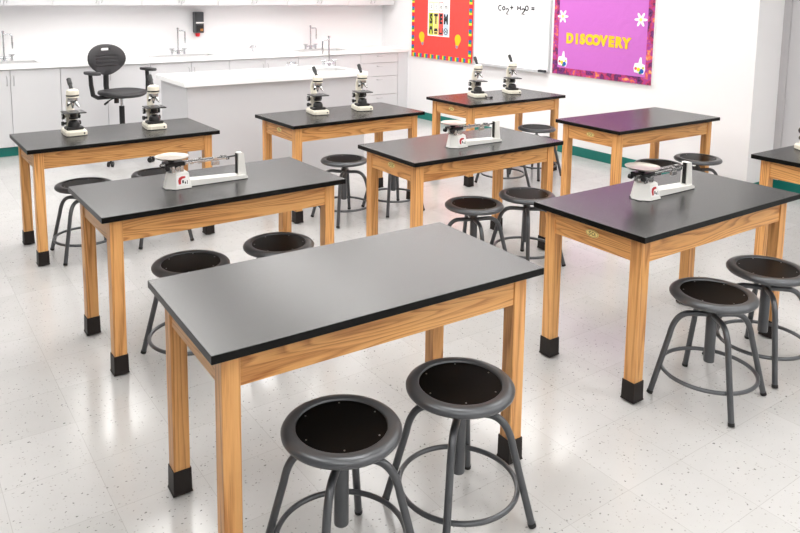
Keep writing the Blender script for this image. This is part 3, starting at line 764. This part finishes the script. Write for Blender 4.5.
for i, c in enumerate(cols):
    u = pu+.02+i*cw
    blk.prism([(u+.004, pv+.015), (u+cw-.004, pv+.015), (u+cw-.004, pv+.31), (u+.004, pv+.31)], M[c], lambda x, y, w: rf(x, y, .026+w), .0006)
    blk.prism([(u+.010, pv+.335), (u+cw-.010, pv+.335), (u+cw-.010, pv+.455), (u+.010, pv+.455)], M[c], lambda x, y, w: rf(x, y, .026+w), .0006)
    blk.prism([(u+.017, pv+.342), (u+cw-.017, pv+.342), (u+cw-.017, pv+.448), (u+.017, pv+.448)], M['paper'], lambda x, y, w: rf(x, y, .0266+w), .0006)
blk.build('colour_block', po)
fi = lambda x, y, w: rf(x, y, .0266+w)
for i in range(4):
    u = pu+.02+(i+.5)*cw; v = pv+.072; ic = MB()
    fi = lambda x, y, w, u=u, v=v: rf(u+(x-u)*1.3, v+(y-v)*1.3, .0266+w)
    if i == 0: ic.prism([(u-.035, v-.03), (u-.02, v-.03), (u-.008, v+.01), (u+.01, v+.01), (u+.022, v-.03), (u+.036, v-.03), (u+.016, v+.045), (u-.016, v+.045)], M['ink'], fi, .0006)
    if i == 1: ic.prism([(u-.034, v-.005), (u+.034, v-.005), (u+.02, v+.025), (u-.02, v+.025)], M['ink'], fi, .0006); ic.prism([(u-.024, v-.03), (u+.024, v-.03), (u+.024, v-.014), (u-.024, v-.014)], M['ink'], fi, .0006)
    if i == 2: ic.prism([(u-.034, v+.03), (u-.028, v-.03), (u+.028, v-.03), (u+.034, v+.03), (u+.022, v+.03), (u+.018, v-.016), (u-.018, v-.016), (u-.022, v+.03)], M['ink'], fi, .0006)
    if i == 3:
        ic.tube([fi(u+.030*cos(a*pi/8), v+.030*sin(a*pi/8), .0004) for a in range(16)], .0045, M['ink'], 6, closed=True); ic.tube([fi(u-.026, v-.015, .0004), fi(u+.026, v+.015, .0004)], .004, M['ink'], 6)
        ic.tube([fi(u-.026, v+.015, .0004), fi(u+.026, v-.015, .0004)], .004, M['ink'], 6)
    ic.build('icon', po)
fi = lambda x, y, w: rf(x, y, .0266+w)
for k_, (du, cc) in enumerate(((.10, 'orange'), (.16, 'p_gold'), (.25, 'lilac'), (.32, 'lilac'), (.38, 'p_sky'))):
    ic = MB(); ic.tube([fi(pu+du+.026*cos(a*pi/7), pv+.52+.030*sin(a*pi/7), .0004) for a in range(14)], .006, M[cc], 6, closed=True).build('round_letter', po)
for i, chh in enumerate('STEM'):
    u = pu+.02+(i+.5)*cw
    text_part('letter', chh, .17, M['ink'], po, lambda x, y, z_, u=u: rf(u+x, pv+.225+y, .0268+z_), .0006, .009, .66)
    text_part('small_letter', chh.lower(), .085, M['ink'], po, lambda x, y, z_, u=u: rf(u+x, pv+.395+y, .0274+z_), .0005, .0, .9)

# whiteboard
wb = wallframe('whiteboard', 'white dry-erase board with a handwritten chemical formula between red and purple boards', 7.015, .862, 'whiteboard')
ww = 1.29
panel(wb, 'surface', ww-.04, BH-.02, M['wboard'], .0005, .014, .02, .01)
fm = MB()
for q in ((0, .02, 0, BH), (ww-.02, ww, 0, BH), (.02, ww-.02, 0, .02), (.02, ww-.02, BH-.02, BH)):
    fm.prism([(q[0], q[2]), (q[1], q[2]), (q[1], q[3]), (q[0], q[3])], M['alum'], rf, .02)
fm.build('frame', wb)
tr_ = MB(); sec = [(.02, .0), (.075, -.004), (.08, .008), (.076, .008), (.072, .002), (.02, .006)]
tr_.hull([rf(.03, v, w) for w, v in sec], [rf(ww-.03, v, w) for w, v in sec], M['alum']); tr_.build('tray', wb)
hw = MB()
def arc(cu, cv, ru, rv, a0, a1, n=12): return [(cu+ru*cos(radians(a0+(a1-a0)*i/n)), cv+rv*sin(radians(a0+(a1-a0)*i/n))) for i in range(n+1)]
def stroke(pts): hw.tube([rf(u, v, .0142) for u, v in pts], .0075, M['ink'], 6)
def U(y): return 7.015-y
vz = lambda zz: zz-.862
stroke(arc(U(6.547), vz(1.575), .028, .030, 50, 310))                       # C
stroke(arc(U(6.485), vz(1.570), .020, .020, 90, 450))                      # o
def two(u, v, w, h): stroke(arc(u, v+h*.25, w/2, h*.25, 170, -40, 10)+[(u-w/2, v-h/2), (u+w/2, v-h/2)])
two(U(6.424), vz(1.535), .042, .066)
stroke([(U(6.374), vz(1.58)), (U(6.326), vz(1.582))]); stroke([(U(6.350), vz(1.558)), (U(6.350), vz(1.606))])
stroke([(U(6.252), vz(1.604)), (U(6.252), vz(1.552))]); stroke([(U(6.206), vz(1.604)), (U(6.206), vz(1.552))]); stroke([(U(6.252), vz(1.578)), (U(6.206), vz(1.578))])
two(U(6.162), vz(1.54), .046, .064)
stroke(arc(U(6.106), vz(1.579), .023, .026, 90, 450))
stroke([(U(6.030), vz(1.586)), (U(5.985), vz(1.586))]); stroke([(U(6.030), vz(1.566)), (U(5.985), vz(1.566))])
hw.build('handwriting', wb)
er = tag(MB().box(XR-.068, XR-.026, 5.755, 5.855, .870, .895, M['eraser'], .004).build('board_eraser'), 'dark felt eraser at the right end of the whiteboard tray', 'eraser')

# purple board
pb = wallframe('bulletin_board', 'purple bulletin board with yellow cutout word and cosmic border', 5.672, .872, 'bulletin board')
pw2 = 1.28
panel(pb, 'backing', pw2, BH, M['paper'], .0005, .023)
panel(pb, 'paper_sheet', pw2-.02, BH-.02, M['purplepaper'], .023, .024, .01, .01)
strips(pb, pw2, BH, .072, 1, None, M['cosmic'])
for chh, y, zz in zip('DISCOVERY', (5.436, 5.338, 5.262, 5.176, 5.081, 4.984, 4.886, 4.795, 4.700), (1.268, 1.266, 1.268, 1.268, 1.268, 1.266, 1.264, 1.262, 1.258)):
    text_part('letter', chh, .142, M['yellow'], pb, lambda x, y_, z_, u=5.672-y, v=zz-.872: rf(u+x, v+y_, .0255+z_), .0015, .0095, .93)
def flower(y, zz, kind):
    u, v = 5.672-y, zz-.872
    pts = []
    for i in range(48):
        a = 2*pi*i/48; r = .052+.024*cos(6*a); pts.append((u+r*cos(a), v+r*sin(a)))
    if kind == 0:
        f_ = MB().prism(pts, M['paper'], lambda x, yy, w: rf(x, yy, .0245+w), .003).build('flower_cutout', pb)
        c = MB(); c.prism([(u+.017*cos(a*pi/8), v+.017*sin(a*pi/8)) for a in range(16)], M['p_gold'], lambda x, yy, w: rf(x, yy, .0275+w), .002)
        for i in range(6):
            a = i*pi/3; c.prism([(u+.05*cos(a)+.007*cos(q*pi/4), v+.05*sin(a)+.007*sin(q*pi/4)) for q in range(8)], M['p_sky'], lambda x, yy, w: rf(x, yy, .0275+w), .001)
        c.build('flower_centre', f_)
    else:
        sh = [(-.055, -.06), (.05, -.075), (.068, -.03), (.062, .02), (.03, .028), (.022, .09), (.004, .092), (-.012, .035), (-.055, .03), (-.066, -.02)]
        f_ = MB().prism([(u+a, v+b_) for a, b_ in sh], M['paper'], lambda x, yy, w: rf(x, yy, .0245+w), .003).build('paint_cutout', pb)
        for (du, dv, r, cc) in ((.03, -.045, .024, 'b_blu'), (-.006, -.03, .02, 'b_yel'), (-.04, -.022, .015, 'p_coral'), (.012, -.062, .014, 'b_grn'), (.045, -.012, .012, 'p_lime')):
            MB().prism([(u+du+r*cos(q*pi/8), v+dv+r*sin(q*pi/8)) for q in range(16)], M[cc], lambda x, yy, w: rf(x, yy, .0275+w), .0012).build('spot', f_)
flower(5.545, 1.505, 0); flower(4.545, 1.505, 0); flower(5.528, 1.035, 1); flower(4.535, 1.045, 1)

# ------------------------------------------------------------------ camera
F, CX, CY, PITCH, ROLL, CAMH, YAW = 738.6538, 389.4009, 88.701, .12979, -.0113, 1.7436, .61019
cam = bpy.data.cameras.new('camera'); co = bpy.data.objects.new('camera', cam); COL.objects.link(co)
cam.sensor_fit = 'HORIZONTAL'; cam.sensor_width = 36; cam.lens = F/800*36
cam.shift_x = (400-CX)/800; cam.shift_y = -(266.5-CY)/800; cam.clip_start = .05
co.matrix_world = Matrix.Translation((0, 0, CAMH)) @ Matrix.Rotation(-YAW, 4, 'Z') @ Matrix.Rotation(pi/2-PITCH, 4, 'X') @ Matrix.Rotation(-ROLL, 4, 'Z')
SC.camera = co

# ------------------------------------------------------------------ world and look
wd = bpy.data.worlds.new('world'); SC.world = wd; wd.use_nodes = True
wd.node_tree.nodes['Background'].inputs[0].default_value = (1, 1, 1, 1); wd.node_tree.nodes['Background'].inputs[1].default_value = .5
SC.view_settings.view_transform = 'Standard'; SC.view_settings.look = 'None'; SC.view_settings.gamma = 1; SC.view_settings.use_curve_mapping = False
SC.view_settings.exposure = 0.1
